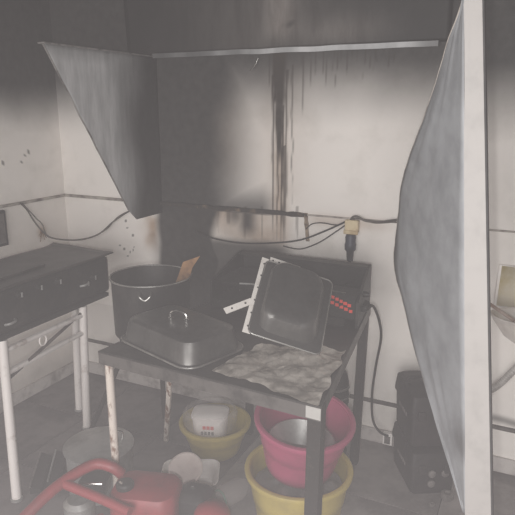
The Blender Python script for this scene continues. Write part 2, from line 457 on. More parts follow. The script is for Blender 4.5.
# lip along the wall
xb = onY(440, 40).x
rings = []
for i in range(41):
    x = XP + (xb - XP) * i / 40; j = .003 * nz(x, 2, 2, 8)
    rings.append([Vector((x, YB, 1.785 + j)), Vector((x, YB - .035, 1.782 + j)), Vector((x, YB - .035, 1.803 + j)), Vector((x, YB, 1.806 + j))])
MB().loft(rings).build('wall_lip', 'hood', hood, stain=lambda p: (.75 - .65 * sstep(-1.5, -.95, p.x) + .25 * nz(p.x, 1, 2, 9) + .6 * sstep(-.58, -.43, p.x), 0, 0))
def hb_stain(p):
    n1 = nz(p.x, p.z, 1, 3)
    s = .985 - .62 * gauss(p.x, -1.10, .07) * sstep(1.80, 1.9, p.z + .05 * n1) - .35 * gauss(p.x, -.82, .18) * gauss(p.z, 1.86, .06) - .2 * gauss(p.x, -1.2, .3)
    s = max(s, .9 * gauss(p.x, -1.05, .03) * gauss(p.z, 1.90, .02))
    return (max(0, min(1, s + .06 * n1)), .1, 0)
MB().grid(lambda u, v: Vector((-1.93 + 1.55 * u, YB - .006 - .05 * v, 1.80 + (ZC - .02 - 1.80) * v)), 60, 40).build('back_sheet', 'hoodback', hood, stain=hb_stain, solid=.003)
# short curled light wire hanging under the lip
MB().tube(spline([onY(258, 58, YB - .03), onY(255, 65, YB - .03), onY(250, 71, YB - .03)], 6), .0025, 6).build('loose_wire', 'chrome', hood)

# ================================================================== LARGE BENT PANEL AT RIGHT
YP = 1.25
A, B = onY(463.5, -12, YP), onY(465, 515, YP)
A2, B2 = onY(482, -12, YP), onY(491, 515, YP)
def ext(P, Q, z):
    t = (z - P.z) / (Q.z - P.z); return P + (Q - P) * t
ztop = 1.90
pan = thing('sheet_metal_panel', 'large bent grey sheet metal panel with white front flange, nearest the camera', 'metal panel', (ext(A, B, 0) + ext(A2, B2, 0)) / 2)
dirp = Vector((-.55, .835, 0)).normalized()
npl = (B - A).cross(dirp).normalized()
bound = [(466, -25), (463, 0), (456, 20), (448, 40), (437, 80), (425, 115), (408, 160), (397, 195), (393, 220), (392.5, 240), (393.5, 262), (396, 280), (403, 310), (413, 345), (425, 385), (437, 425), (450, 465), (464, 512)]
bp = [on_plane(x, y, A, npl) for x, y in bound]
bp[-1] = ext(A, B, bp[-1].z) + dirp * .004
def bat(z):
    for i in range(len(bp) - 1):
        if bp[i].z >= z >= bp[i + 1].z:
            t = (bp[i].z - z) / (bp[i].z - bp[i + 1].z); return bp[i].lerp(bp[i + 1], t)
    return bp[0] if z > bp[0].z else bp[-1]
z0, z1 = bp[0].z, bp[-1].z
def face(u, v):
    z = z0 + (z1 - z0) * v
    p, q = ext(A, B, z), bat(z)
    d = (q - p)
    r = p + d * u
    ln = d.length * u
    r = r + npl * (.006 * nz(z, u * 2, 0, 5) * u + .012 * gauss(z, 1.25, .10) * (u ** 4) + .006 * gauss(z, 1.02, .07) * u ** 6)
    r = r + dirp * (.004 * nz(z, 7, 0, 30) * u)
    return r
def face_stain(p):
    e = (bat(p.z) - p).length
    k = (1 - sstep(.0, .035 + .02 * nz(p.z, 1, 0, 9), e)) * (.25 + .6 * gauss(p.z, 1.15, .16) + .3 * nz(p.z, 8, 0, 14))
    k = max(k, .28 * sstep(1.50, 1.85, p.z), .5 * gauss(p.z, .82, .04) * (1 - sstep(.03, .07, (p - ext(A, B, p.z)).length)))
    return (max(0, k), 0, 0)
fp = MB().grid(face, 16, 90).build('panel_face', 'sheet', pan, stain=face_stain, solid=.003)
def fl_ring(z, dy):
    p, q = ext(A, B, z), ext(A2, B2, z)
    return p, q
rings = []
for i in range(31):
    z = ztop * i / 30; p, q = fl_ring(z, 0); y = Vector((0, .003, 0)); wv = Vector((0, .0025 * nz(z, 3, 0, 4), 0))
    rings.append([p + wv, q + wv, q + y + wv, p + y + wv])
MB().loft(rings).build('front_flange', 'flange', pan)
rings = []
for i in range(31):
    z = ztop * i / 30; p, q = fl_ring(z, 0); o = Vector((.0035, 0, 0)); y = Vector((0, .03, 0))
    rings.append([q, q + o, q + o + y, q + y])
MB().loft(rings).build('return_lip', 'flangedark', pan)
# bright torn edge of the sheet
MB().tube([face(1, i / 90) for i in range(3, 90)], .0021, 5).build('torn_edge', 'trim', pan)

# ================================================================== GRIDDLE ON WHITE STAND (left)
GX0, GX1, GY0, GY1 = -2.20, -1.83, .98, 2.15
gz0, gz1 = .665, .865
stand = thing('griddle_stand', 'white painted tubular steel stand carrying the black griddle', 'stand', ((GX0 + GX1) / 2, (GY0 + GY1) / 2, 0))
fl1b = onZ(17, 500, 0); fl2b = onZ(87, 428, 0)
legs = [((GX1 - .01, 1.505, gz0), (fl1b.x, fl1b.y, 0)), ((GX1 - .015, 1.965, gz0), (fl2b.x, fl2b.y, 0)),
        ((GX0 + .05, 1.5, gz0), (GX0 + .07, 1.44, 0)), ((-2.02, 2.10, gz0), (-2.07, 2.12, 0))]
for t, bt in legs:
    l = MB().tube([Vector(bt), Vector(bt).lerp(Vector(t), .5), Vector(t)], .019, 12).build('leg', 'whitemetal', stand)
    MB().lathe([(.021, 0), (.024, .002), (.024, .010), (.020, .013)], Vector(bt), 14, cap1=True).build('foot_cap', 'alu', l)
def lp(k, z):
    t, bt = Vector(legs[k][0]), Vector(legs[k][1]); return bt.lerp(t, z / gz0)
for z in (.62, .53):
    p, q = lp(0, z), lp(1, z)
    MB().tube([p, q], .0125, 8).build('front_rail', 'whitemetal', stand)
MB().tube([lp(2, .60), lp(3, .60)], .012, 8).build('rear_rail', 'whitemetal', stand)
MB().tube([lp(1, .60), lp(3, .60)], .012, 8).build('side_rail', 'whitemetal', stand)
MB().tube([lp(0, .60), lp(2, .60)], .012, 8).build('side_rail', 'whitemetal', stand)
MB().tube([lp(0, .50) , lp(1, .635)], .007, 6).build('brace', 'rail', stand)
c = onX(43, 340, GX1 - .02 + .012)
MB().tube([c + Vector((0, .019 * math.cos(a), .023 * math.sin(a))) for a in [2 * math.pi * i / 20 for i in range(20)]], .004, 6, closed=True).build('ring', 'whitemetal', stand)

gr = thing('gas_griddle', 'long burnt black gas griddle on white stand at left wall', 'griddle', ((GX0 + GX1) / 2, (GY0 + GY1) / 2, gz0 + .002))
g0 = gz0 + .022
MB().box(((GX0 + GX1) / 2, (GY0 + GY1) / 2, (g0 + gz1) / 2), (GX1 - GX0, GY1 - GY0, gz1 - g0)).build('body', 'black', gr, bevel=.02)
def top(u, v):
    x = GX0 - .005 + (GX1 - GX0 + .012) * u; y = GY0 + (GY1 + .025 - GY0) * v
    return Vector((x, y, gz1 + .007 + .004 * nz(x, y, 0, 7) + .012 * sstep(.96, 1, v) * (1 - u)))
MB().grid(top, 20, 40).build('top_plate', 'griddletop', gr, solid=.006)
MB().box((-2.02, 1.62, gz1 + .018), (.22, .42, .010), .03).build('loose_plate', 'griddletop', gr, bevel=.003)
MB().box((GX1 - .012, (GY0 + GY1) / 2, gz0 + .012), (.03, GY1 - GY0 - .04, .02)).build('drip_lip', 'blackmatte', gr, bevel=.004)
for x, y in [(18, 294), (38, 287), (57, 281), (85, 283), (92, 277)]:
    c = onX(x, y, GX1)
    k = MB().lathe([(.016, 0), (.016, .006), (.012, .008), (.011, .020), (.002, .021)], c, 14, mx=Matrix.Rotation(math.pi / 2, 3, 'Y'), cap1=True).build('knob', 'black', gr)
    MB().box(c + Vector((.022, 0, 0)), (.004, .006, .02)).build('pointer', 'alu', k)
for x, y in [(10, 322), (84, 284)]:
    c = onX(x, y, GX1)
    MB().tube(spline([c + Vector((0, -.025, -.004)), c + Vector((.018, -.015, 0)), c + Vector((.02, .01, .004)), c + Vector((0, .025, .004))], 5), .0055, 7).build('valve_lever', 'alu', gr)

# dark box frame on the left wall, at the frame's left edge
c = onX(0, 228)
fb = thing('wall_box', 'dark flat box fixed to left wall above the griddle', 'wall box', (XL, c.y - .03, c.z - .095))
MB().box((XL + .012, c.y - .055, c.z), (.022, .16, .18)).build('box_frame', 'blackmatte', fb, bevel=.004)
MB().box((XL + .0245, c.y - .055, c.z), (.003, .13, .15)).build('face_plate', 'rail', fb)

# ================================================================== STEEL WORK TABLE
TZ = .75
FR_, FL_ = onZ(321, 407, TZ), onZ(98, 351, TZ)
BR_ = onZ(371, 304, TZ); BL_ = Vector((-1.19, 2.34, TZ))
tb = thing('work_table', 'grimy steel work table with mismatched legs in the middle of the room', 'table', ((FR_.x + BL_.x) / 2, 1.88, 0))
def hz(p, z): return Vector((p.x, p.y, z))
MB().hexa([hz(q, TZ - .006) for q in (FL_, FR_, BR_, BL_)] + [hz(q, TZ) for q in (FL_, FR_, BR_, BL_)]).build('top', 'steeltop', tb)
def strip(name, p, q, h, th, inward, m, z1=TZ - .0062):
    d = inward.normalized() * th
    return MB().hexa([hz(v, z1 - h) for v in (p, q, q + d, p + d)] + [hz(v, z1) for v in (p, q, q + d, p + d)]).build(name, m, tb)
strip('front_fascia', FL_, FR_, .04, .004, Vector((0, 1, 0)), 'fascia')
strip('side_fascia', FR_, BR_, .04, .004, Vector((-1, 0, 0)), 'fascia')
strip('side_fascia', FL_, BL_, .04, .004, Vector((1, 0, 0)), 'fascia')
strip('back_fascia', BL_, BR_, .04, .004, Vector((0, -1, 0)), 'fascia')
e = (FR_ - FL_).normalized()
p, q = FR_ - e * .045 - Vector((0, .0012, 0)), FR_ - Vector((0, .0012, 0))
strip('corner_plate', p, q, .036, .001, Vector((0, 1, 0)), 'fasciatip')
def sqleg(t, b, w, m, n='leg', d=None):
    t, b = Vector(t), Vector(b); h = w / 2; k = (d or w) / 2
    o = [(-h, -k), (h, -k), (h, k), (-h, k)]
    return MB().hexa([b + Vector((x, y, 0)) for x, y in o] + [t + Vector((x, y, 0)) for x, y in o]).build(n, m, tb, bevel=.002)
lf = onZ(319 - 6, 420, .71); 
sqleg((FR_.x - .022, FR_.y + .03, .744), (FR_.x - .03, FR_.y + .03, 0), .042, 'darkleg')
MB().tube([(FL_.x + .014, FL_.y + .03, 0), (FL_.x + .018, FL_.y + .03, .35), (FL_.x + .017, FL_.y + .03, .744)], .0145, 10).build('leg', 'rustleg', tb)
sqleg((BR_.x - .02, BR_.y - .02, .744), (BR_.x - .035, BR_.y - .025, 0), .035, 'darkleg')
sqleg((BL_.x + .03, BL_.y - .03, .744), (BL_.x + .03, BL_.y - .03, 0), .03, 'darkleg')
MB().tube([(BL_.x + .03, BL_.y - .03, .64), (BR_.x - .03, BR_.y - .03, .64)], .012, 8).build('stretcher', 'darkleg', tb)

# --- stove at the back of the table
SZ = .925
sy0, sy1 = 2.0, 2.31
sx0, sx1 = -1.19, BR_.x - .003
st = thing('table_stove', 'burnt black tabletop stove with raised back along the table rear', 'stove', ((sx0 + sx1) / 2, (sy0 + sy1) / 2, TZ + .001))
zb = TZ + .0015
MB().box(((sx0 + sx1) / 2, (sy0 + sy1) / 2, zb + .018), (sx1 - sx0 - .03, sy1 - sy0, .035)).build('base', 'blackmatte', st, bevel=.004)
MB().box(((sx0 + sx1) / 2, sy1 - .006, (zb + SZ) / 2), (sx1 - sx0, .012, SZ - zb)).build('back_panel', 'black', st, bevel=.002)
MB().box(((sx0 + sx1) / 2, sy1 - .03, SZ - .004), (sx1 - sx0, .06, .008)).build('top_ledge', 'black', st, bevel=.002)
for x in (sx0, sx1 - .01):
    vs = []
    for xx in (x, x + .01):
        sk_ = .036 if x > sx0 else 0
        vs += [Vector((xx + sk_, sy0 + .01, zb)), Vector((xx, sy1, zb)), Vector((xx, sy1, SZ)), Vector((xx + sk_ * .16, sy1 - .05, SZ)), Vector((xx + sk_, sy0 + .01, SZ - .07))]
    MB().add(vs, [(0, 1, 2, 3, 4), (9, 8, 7, 6, 5), (0, 5, 6, 1), (1, 6, 7, 2), (2, 7, 8, 3), (3, 8, 9, 4), (4, 9, 5, 0)]).build('side_panel', 'black', st)
# control box with red print
cbc = sx1 - .036
cb = MB().box((cbc, sy0 + .065, zb + .078), (.115, .10, .095)).build('control_box', 'blackmatte', st, bevel=.003)
for k, (dx, dz, wv) in enumerate([(.004, .018, .08), (.006, -.004, .09)]):
    for q in range(5):
        x = cbc + dx - wv / 2 + wv * (q + .5) / 5
        MB().box((x, sy0 + .0140, zb + .080 + dz - (q - 2) * .006), (wv / 5 * (.7 + .25 * random.random()), .0015, .012)).build('red_letter', 'redlabel', cb)
MB().tube([(sx1 - .17, sy0 + .03, zb + .13), (sx1 - .02, sy0 + .03, zb + .125)], .004, 6).build('grate_bar', 'darksteel', st)
for k in range(7):
    x = sx0 + .14 + k * .07
    MB().tube([(x, sy0 + .01, zb + .085), (x + .01, sy1 - .02, zb + .085)], .005, 6).build('grate_bar', 'blackmatte', st)
for k in (0, 1):
    MB().tube([(sx0 + .1, sy0 + .06 + .16 * k, zb + .085), (sx1 - .16, sy0 + .05 + .16 * k, zb + .085)], .006, 6).build('grate_bar', 'blackmatte', st)
for k in range(3):
    MB().lathe([(.055, 0), (.055, .02), (.04, .026), (.012, .03)], (sx0 + .18 + k * .2, (sy0 + sy1) / 2, zb + .034), 20, cap1=True).build('burner', 'blackmatte', st)
k = MB().lathe([(.012, 0), (.012, .01), (.008, .022), (.002, .023)], (sx1 + .022, sy0 + .13, zb + .1), 12, mx=Matrix.Rotation(math.pi / 2, 3, 'Y'), cap1=True).build('knob', 'black', st)
MB().box((sx1 + .036, sy0 + .09, zb + .055), (.024, .02, .022)).build('cable_plug', 'blackplastic', st, bevel=.003)
# tray with ragged grey edge on the stove
tr = thing('burnt_tray', 'charred flat tray with pale ragged rim lying on the stove', 'tray', (-1.00, 2.13, zb + .093))
tz = zb + .0945
MB().loft([rrect(-1.00, 2.13, tz, .30, .20, .02), rrect(-1.00, 2.13, tz + .018, .33, .23, .03), rrect(-1.00, 2.13, tz + .018, .32, .22, .03), rrect(-1.00, 2.13, tz + .003, .29, .19, .02)], cap1=True).build('tray_body', 'blackmatte', tr)
MB().tube([(-1.05, 2.008, tz + .019), (-1.0, 2.012, tz + .022), (-.94, 2.014, tz + .019)], .004, 6).build('pale_edge', 'alu', tr)

# --- stock pot
SZT = .632
so = Vector((-1.41, 1.905, 0))
sl = thing('stool', 'dark round stool with splayed legs carrying the stock pot', 'stool', so)
MB().lathe([(.004, SZT - .026), (.135, SZT - .026), (.14, SZT - .02), (.14, SZT - .004), (.136, SZT), (.004, SZT)], so, 36, cap1=True).build('seat', 'blackmatte', sl)
for t_, b_, m_ in (((-.10, -.02), onZ(86, 442, 0), 'darkleg'), ((.10, -.01), onZ(166, 441, 0), 'rustleg'), ((-.03, .09), Vector((-1.62, 2.25, 0)), 'darkleg')):
    t_ = so + Vector((t_[0], t_[1], SZT - .024)); b_ = Vector((b_.x, b_.y, 0))
    if (b_ - so).length > .42: b_ = so + (b_ - so).normalized() * .42
    MB().hexa([b_ + Vector((x, y, 0)) for x, y in ((-.011, -.007), (.011, -.007), (.011, .007), (-.011, .007))] + [t_ + Vector((x, y, 0)) for x, y in ((-.011, -.007), (.011, -.007), (.011, .007), (-.011, .007))]).build('leg', m_, sl, bevel=.002)
pc = Vector((so.x, so.y, SZT + .001)); pr, ph = .164, .247
potm = Matrix.Rotation(math.radians(2), 3, 'X')
pt = thing('stock_pot', 'wide blackened stock pot with thin steel rim at the left end of the table', 'pot', pc)
MB().lathe([(.005, .002), (pr - .016, .0), (pr - .008, .010), (pr - .004, ph - .02), (pr, ph), (pr - .004, ph), (pr - .012, ph - .02), (pr - .016, .014), (.005, .008)], pc, 56, cap1=True).build('pot_body', 'black', pt)
MB().tube([pc + Vector((math.cos(a) * (pr + .001), math.sin(a) * (pr + .001), ph)) for a in [2 * math.pi * i / 56 for i in range(56)]], .0038, 8, closed=True).build('rim', 'steel', pt)
# charred residue inside
MB().lathe([(pr - .02, .15), (.10, .158), (.05, .152), (.004, .156)], pc, 40, cap0=False, cap1=True, wob=.01).build('burnt_residue', 'blackmatte', pt)
for az in (-62, 118):
    a = math.radians(az); u = Vector((math.cos(a), math.sin(a), 0)); t = Vector((-u.y, u.x, 0))
    h = MB().tube(spline([pc + u * (pr - .004) + t * -.022 + Vector((0, 0, ph - .025)), pc + u * (pr + .012) + t * -.02 + Vector((0, 0, ph - .035)), pc + u * (pr + .014) + Vector((0, 0, ph - .05)),
                       pc + u * (pr + .012) + t * .02 + Vector((0, 0, ph - .035)), pc + u * (pr - .004) + t * .022 + Vector((0, 0, ph - .025))], 5), .0045, 8).build('handle', 'steel', pt)
cp_ = Vector((so.x + .105, so.y + .035, SZT + .160))
cbx = thing('cardboard_piece', 'scorched orange-brown cardboard flap sticking up at the rim of the stock pot', 'cardboard', cp_)
ptsf = [onY(183, 262, 1.97), onY(200, 256, 1.97), onY(192, 268, 1.97)]
bot = [cp_ + Vector((.03, .008, 0)), cp_ + Vector((-.03, -.004, 0))]
fr_ = [ptsf[0], ptsf[1], ptsf[2], bot[0], bot[1]]
MB().add(fr_ + [p + Vector((0, .004, 0)) for p in fr_], [(0, 1, 2, 3, 4), (9, 8, 7, 6, 5), (0, 5, 6, 1), (1, 6, 7, 2), (2, 7, 8, 3), (3, 8, 9, 4), (4, 9, 5, 0)]).build('flap', 'cardboard', cbx, flat=True)

# --- inverted roasting pan, corner to the camera
ang = math.radians(72)
ax, ay = Vector((math.cos(ang), math.sin(ang), 0)), Vector((-math.sin(ang), math.cos(ang), 0))
LX, LY = .27, .40
Fc = Vector((-.925, 1.418, 0))
ctr = Fc + ax * LX / 2 + ay * LY / 2 + Vector((0, 0, TZ + .001))
rp = thing('roasting_pan', 'smoke-blackened steel roasting pan turned upside down at table front', 'pan', ctr)
def rr(z, ins, r): return rrect(ctr.x, ctr.y, ctr.z + z, LX - 2 * ins, LY - 2 * ins, r, 8, rz=ang)
MB().loft([rr(.001, .008, .05), rr(.004, .0, .055), rr(.008, .0, .055), rr(.010, .010, .05), rr(.066, .020, .05), rr(.078, .024, .05), rr(.084, .034, .045), rr(.086, .05, .04)], cap0=False).build('pan_shell', 'darksteel', rp)
MB().tube(rr(.006, -.001, .056), .0035, 6, closed=True).build('rolled_rim', 'steel', rp)
hc = onZ(178, 316, TZ + .1)
hdl = MB().tube(spline([hc + Vector((-.03, 0, -.012)), hc + Vector((-.028, .0, .008)), hc + Vector((0, .004, .016)), hc + Vector((.028, .006, .008)), hc + Vector((.03, .006, -.012))], 5), .0045, 8).build('lid_handle', 'chrome', rp)
for s in (-1, 1):
    MB().lathe([(.009, 0), (.009, .003), (.004, .005)], hc + Vector((.03 * s, .003 + .003 * s, -.0118)), 12, cap1=True).build('rivet_plate', 'chrome', hdl)

# --- leaning food pan
def nearer(P): return CAM + (P - CAM) * .902
BLc = onZ(247, 334, TZ + .015)
TLc = at_dist(266, 262, BLc, .33)
eu = (TLc - BLc).normalized()
d_ = ray(319, 357); BRc = CAM + d_ * ((BLc - CAM).dot(eu) / d_.dot(eu))
BLc, TLc, BRc = nearer(BLc), nearer(TLc), nearer(BRc)
ex = (BRc - BLc); PW = ex.length; ex.normalize(); PHt = (TLc - BLc).length
en = ex.cross(eu)      # towards camera
if en.dot(CAM - BLc) < 0: en = -en
PM = Matrix((ex, eu, en)).transposed()
org = BLc + en * .004 + eu * .004
fpn = thing('food_pan', 'steel food pan leaning on its side with its flat bottom facing forward', 'pan', BLc.lerp(BRc, .5))
def pr_(z, ins, r): return rrect(PW / 2 - .010 * sstep(.002, .05, z), PHt / 2 + .012 * sstep(.002, .05, z), z, PW - 2 * ins, PHt - 2 * ins, r, 8, mx=PM, org=org)
MB().loft([pr_(.0, .0, .02), pr_(.003, .0, .02), pr_(.004, .022, .045), pr_(.045, .030, .05), pr_(.056, .036, .05), pr_(.060, .048, .045), pr_(.0605, .07, .03)], cap0=False).build('pan_shell', 'darksteel', fpn)
MB().tube(pr_(.0015, -.001, .021), .003, 6, closed=True).build('rolled_rim', 'steel', fpn)
# --- white perforated frame behind pan
wfm = thing('perforated_frame', 'white perforated metal angle strip propped behind the leaning pan', 'metal strip', BLc - en * .02)
def pstrip(p, q, wv, name, nh):
    d = (q - p); L_ = d.length; d.normalize(); sd = d.cross(en).normalized()
    s = MB().hexa([p + sd * a + en * b for a, b in ((-wv / 2, -.002), (wv / 2, -.002), (wv / 2, .001), (-wv / 2, .001))] + [q + sd * a + en * b for a, b in ((-wv / 2, -.002), (wv / 2, -.002), (wv / 2, .001), (-wv / 2, .001))]).build(name, 'perf', wfm)
    for i in range(nh):
        c = p + d * L_ * (i + .5) / nh
        MB().lathe([(.0035, .0), (.0035, .0012), (.001, .0013)], c + en * .0008, 8, mx=Matrix((sd, d, en)).transposed(), cap1=True).build('hole', 'blackmatte', s)
tl = BLc + eu * (PHt + .018) - en * .004
pstrip(BLc - ex * .004 - en * .004 + eu * .006, tl - ex * .004, .026, 'side_strip', 6)
pstrip(tl + ex * .012, tl + ex * .125, .024, 'top_strip', 5)
c0 = BLc + eu * .13 - ex * .012 - en * .006
pstrip(c0, c0 - ex * .077 - eu * .07, .022, 'stub_strip', 2)

# --- crumpled foil at table front right
fc = [onZ(212, 372, TZ), onZ(318, 408, TZ), onZ(346, 352, TZ), onZ(262, 346, TZ)]
def foil(u, v):
    p = fc[0].lerp(fc[1], u).lerp(fc[3].lerp(fc[2], u), v)
    p = p + Vector((.02 * nz(u * 5, v * 5, 1), .02 * nz(u * 5, v * 5, 7), 0))
    z = TZ + .003 + .020 * abs(nz(p.x, p.y, 0, 8)) + .009 * abs(nz(p.x, p.y, 4, 21)) + .003 * nz(p.x, p.y, 8, 45)
    return Vector((p.x, p.y, max(TZ + .002, z)))
fo2 = MB().grid(foil, 90, 80).build('crumpled_foil', 'foil', origin=(-.65, 1.5, TZ), flat=True)
tag(fo2, 'crumpled dirty foil sheet spread on table beside the leaning pan', 'foil')

# ================================================================== UNDER THE TABLE
def tub(name, label, c, r0, r1, h, m, mx=None, group=None, lugs=True):
    c = Vector(c); mx = mx or Matrix.Identity(3)
    t = thing(name, label, 'tub', c, group)
    prof = [(.004, .003), (r0 - .01, .0), (r0, .008)]
    for i in range(1, 9):
        k = i / 9; rr_ = r0 + (r1 - .012 - r0) * (k ** .85)
        if i in (5,): prof += [(rr_, h * k - .004), (rr_ + .004, h * k), ]
        else: prof.append((rr_ + (.004 if i > 5 else 0), h * k))
    prof += [(r1 - .006, h - .012), (r1 - .010, h - .002), (r1 - .016, h - .002), (r1 - .02, h * .8), (r0 - .006, .012), (.004, .008)]
    b_ = MB().lathe(prof, c, 56, mx=mx, cap1=True).build('tub_body', m, t)
    MB().loft([[c + mx @ Vector((math.cos(a) * (r1 + d), math.sin(a) * (r1 + d), h + z)) for a in [2 * math.pi * i / 56 for i in range(56)]]
               for d, z in ((-.014, -.001), (-.012, .004), (-.004, .006), (.004, .003), (.006, -.004), (.004, -.014), (-.001, -.014), (-.002, -.006), (-.012, -.006))], False, False, closed=True).build('rim', m, t)
    for az in ((20, 200) if lugs else ()):
        a = math.radians(az); u = Vector((math.cos(a), math.sin(a), 0)); tt = Vector((-u.y, u.x, 0))
        MB().hexa([c + mx @ (u * q + tt * s + Vector((0, 0, h - .012 + z))) for z in (0, .012) for q, s in ((r1, -.04), (r1 + .022, -.028), (r1 + .022, .028), (r1, .04))]).build('handle_lug', m, t, bevel=.004)
    return t
y1c = onZ(215, 420, .16); y1c.z = .002
tub('plastic_tub', 'small yellow plastic tub holding a white bagged container', y1c, .105, .16, .155, 'yellow', lugs=False)
# container inside
cc = y1c + Vector((-.012, -.02, .055))
ct = thing('food_container', 'white food container with red print inside the small yellow tub', 'container', cc)
rzc = math.radians(20)
def cr(z, w_, d_, r): return rrect(cc.x, cc.y, cc.z + z, w_, d_, r, 6, rz=rzc)
MB().loft([cr(0, .13, .10, .03), cr(.005, .135, .105, .03), cr(.135, .155, .125, .035), cr(.14, .15, .12, .035)]).build('container_body', 'whiteplastic', ct)
MB().loft([cr(.139, .165, .135, .04), cr(.152, .165, .135, .04), cr(.157, .15, .12, .04), cr(.160, .09, .07, .03)]).build('lid', 'whiteplastic', ct)
xv, yv = Vector((math.cos(rzc), math.sin(rzc), 0)), Vector((-math.sin(rzc), math.cos(rzc), 0))
base = cc - yv * .0625 + Vector((0, 0, .105))
for k in range(3):
    MB().box(base + xv * (-.018 + .018 * k), (.014, .002, .016), rzc).build('red_letter', 'redlabel', ct)
for k in range(4):
    MB().box(base + xv * (-.03 + .016 * k) + Vector((0, .003, -.028)), (.010, .002, .016), rzc).build('dark_letter', 'blackplastic', ct)
# bag around container (ragged cup)
def bagr(z, r, s): return [cc + Vector((math.cos(a) * r * (1 + .05 * nz(a * 2, z * 30, s)), math.sin(a) * r * (1 + .05 * nz(a * 2, z * 20, s + 3)), z + .012 * nz(a * 3, s, 2))) for a in [2 * math.pi * i / 40 for i in range(40)]]
bagm = MB().loft([bagr(.09, .115, 1), bagr(.12, .125, 2), bagr(.155, .122, 3), bagr(.17, .105, 4)], False, False)
bgo = bagm.build('plastic_bag', 'bag', origin=cc + Vector((0, 0, .09)))
tag(bgo, 'thin clear plastic bag bunched around the white container in yellow tub', 'bag')

y2c = Vector((-.70, 1.80, .002))
tub('plastic_tub', 'large yellow plastic tub beneath the magenta tub', y2c, .145, .196, .255, 'yellow', lugs=False)
pkm = Matrix.Rotation(math.radians(6), 3, 'X') @ Matrix.Rotation(math.radians(7), 3, 'Y')
pkc = Vector((-.712, 1.836, .235))
tub('plastic_tub', 'magenta plastic tub tilted inside the large yellow tub', pkc, .124, .180, .225, 'pink', mx=pkm, lugs=False)
# silver bowl inside pink
sc_ = pkc + pkm @ Vector((.0, -.01, .055))
tag(MB().lathe([(.004, .0), (.06, .002), (.095, .03), (.12, .07), (.126, .072), (.121, .074), (.092, .036), (.058, .006), (.004, .004)], sc_, 40, mx=pkm, cap1=True).build('steel_bowl', 'alu'), 'dull steel bowl lying inside the magenta tub', 'bowl')
# grey plastic heap in yellow tub
def heap(u, v):
    a = 2 * math.pi * u; r = .165 * (1 - v * .85)
    return y2c + Vector((math.cos(a) * r, math.sin(a) * r, .18 + .035 * v + .02 * nz(math.cos(a) * r, math.sin(a) * r, 0, 22)))
tag(MB().grid(heap, 60, 12).build('plastic_sheeting', 'greyplastic'), 'crumpled cloudy grey plastic sheeting inside the large yellow tub', 'plastic')

# black ribbed canister behind
kc = Vector((-.715, 2.25, .002))
cn = thing('gas_canister', 'dark ribbed metal canister with bright bands standing behind magenta tub', 'canister', kc)
prof = [(.004, 0), (.058, 0), (.06, .01)]
for i in range(1, 12): prof += [(.060, .01 + i * .034 - .012), (.064, .01 + i * .034 - .006), (.060, .01 + i * .034)]
prof += [(.060, .40), (.052, .44), (.035, .465), (.02, .475), (.02, .52), (.004, .522)]
MB().lathe(prof, kc, 32, cap1=True).build('canister_body', 'black', cn)
for z in (.33, .375):
    MB().lathe([(.061, z), (.0655, z + .003), (.0655, z + .009), (.061, z + .012)], kc, 32, cap0=False).build('bright_band', 'steel', cn)
MB().lathe([(.028, .50), (.03, .52), (.03, .54), (.012, .555)], kc, 16, cap1=True).build('valve_cap', 'blackmatte', cn)

# aluminium pot behind red machine
ac = Vector((-1.53, 1.66, .002)); ar, ah = .135, .20
ap = thing('aluminium_pot', 'dull aluminium pot with lid handle standing beyond the red machine', 'pot', ac)
MB().lathe([(.004, .0), (ar - .012, .0), (ar - .004, .008), (ar - .002, ah - .01), (ar + .004, ah)], ac, 48).build('pot_body', 'alu', ap)
ld = MB().lathe([(ar + .007, ah - .004), (ar + .008, ah + .002), (ar - .01, ah + .006), (ar * .7, ah + .013), (ar * .3, ah + .02), (.004, ah + .022)], ac, 48, cap0=False, cap1=True).build('lid', 'alu', ap)
h0 = ac + Vector((.05, .055, ah + .012))
MB().tube(spline([h0 + Vector((-.02, -.012, 0)), h0 + Vector((-.02, -.012, .028)), h0 + Vector((.0, 0, .036)), h0 + Vector((.02, .012, .028)), h0 + Vector((.02, .012, 0))], 5), .004, 8).build('lid_handle', 'chrome', ld)

# white containers beside
wc = onZ(190, 466, .12); wc.z = .002
wb_ = thing('white_basin', 'white plastic basin with round pale lid on floor by small yellow tub', 'basin', wc)
MB().loft([rrect(wc.x, wc.y, z, a, b, r, 6, rz=.45) for z, a, b, r in ((.002, .17, .13, .03), (.01, .18, .14, .03), (.085, .23, .18, .04), (.09, .24, .19, .04), (.092, .235, .185, .04), (.086, .22, .17, .04), (.02, .17, .13, .03))], cap1=True).build('basin_body', 'whiteplastic', wb_)
pl_ = wc + Vector((-.03, .02, .055))
plm = Matrix.Rotation(math.radians(32), 3, RT)
cl = thing('round_container', 'round white container with pinkish lid sitting in the white basin', 'container', pl_)
MB().lathe([(.004, 0), (.055, 0), (.065, .055), (.06, .058)], pl_, 32, mx=plm, cap1=True).build('container_body', 'whiteplastic', cl)
MB().lathe([(.07, .054), (.071, .064), (.064, .068), (.05, .066), (.004, .068)], pl_, 32, mx=plm, cap1=True).build('lid', 'pinkwhite', cl)
jc = onZ(232, 497, .03); jc.z = .002
jr = thing('glass_jar', 'clear jar with pale green bottom lying beside the large yellow tub', 'jar', jc)
jm = Matrix.Rotation(math.radians(-28), 3, 'X') @ Matrix.Rotation(math.radians(60), 3, 'X')
jax = Vector((.35, .93, .0)).normalized()
zax = -jax; xax = Vector((0, 0, 1)); yax = zax.cross(xax)
jm = Matrix((xax, yax, zax)).transposed()
jo = jc + Vector((0, 0, .05)) + jax * .07
MB().lathe([(.028, 0), (.032, .01), (.045, .03), (.047, .12), (.040, .13), (.004, .128)], jo, 28, mx=jm, cap1=True).build('jar_body', 'bag', jr)
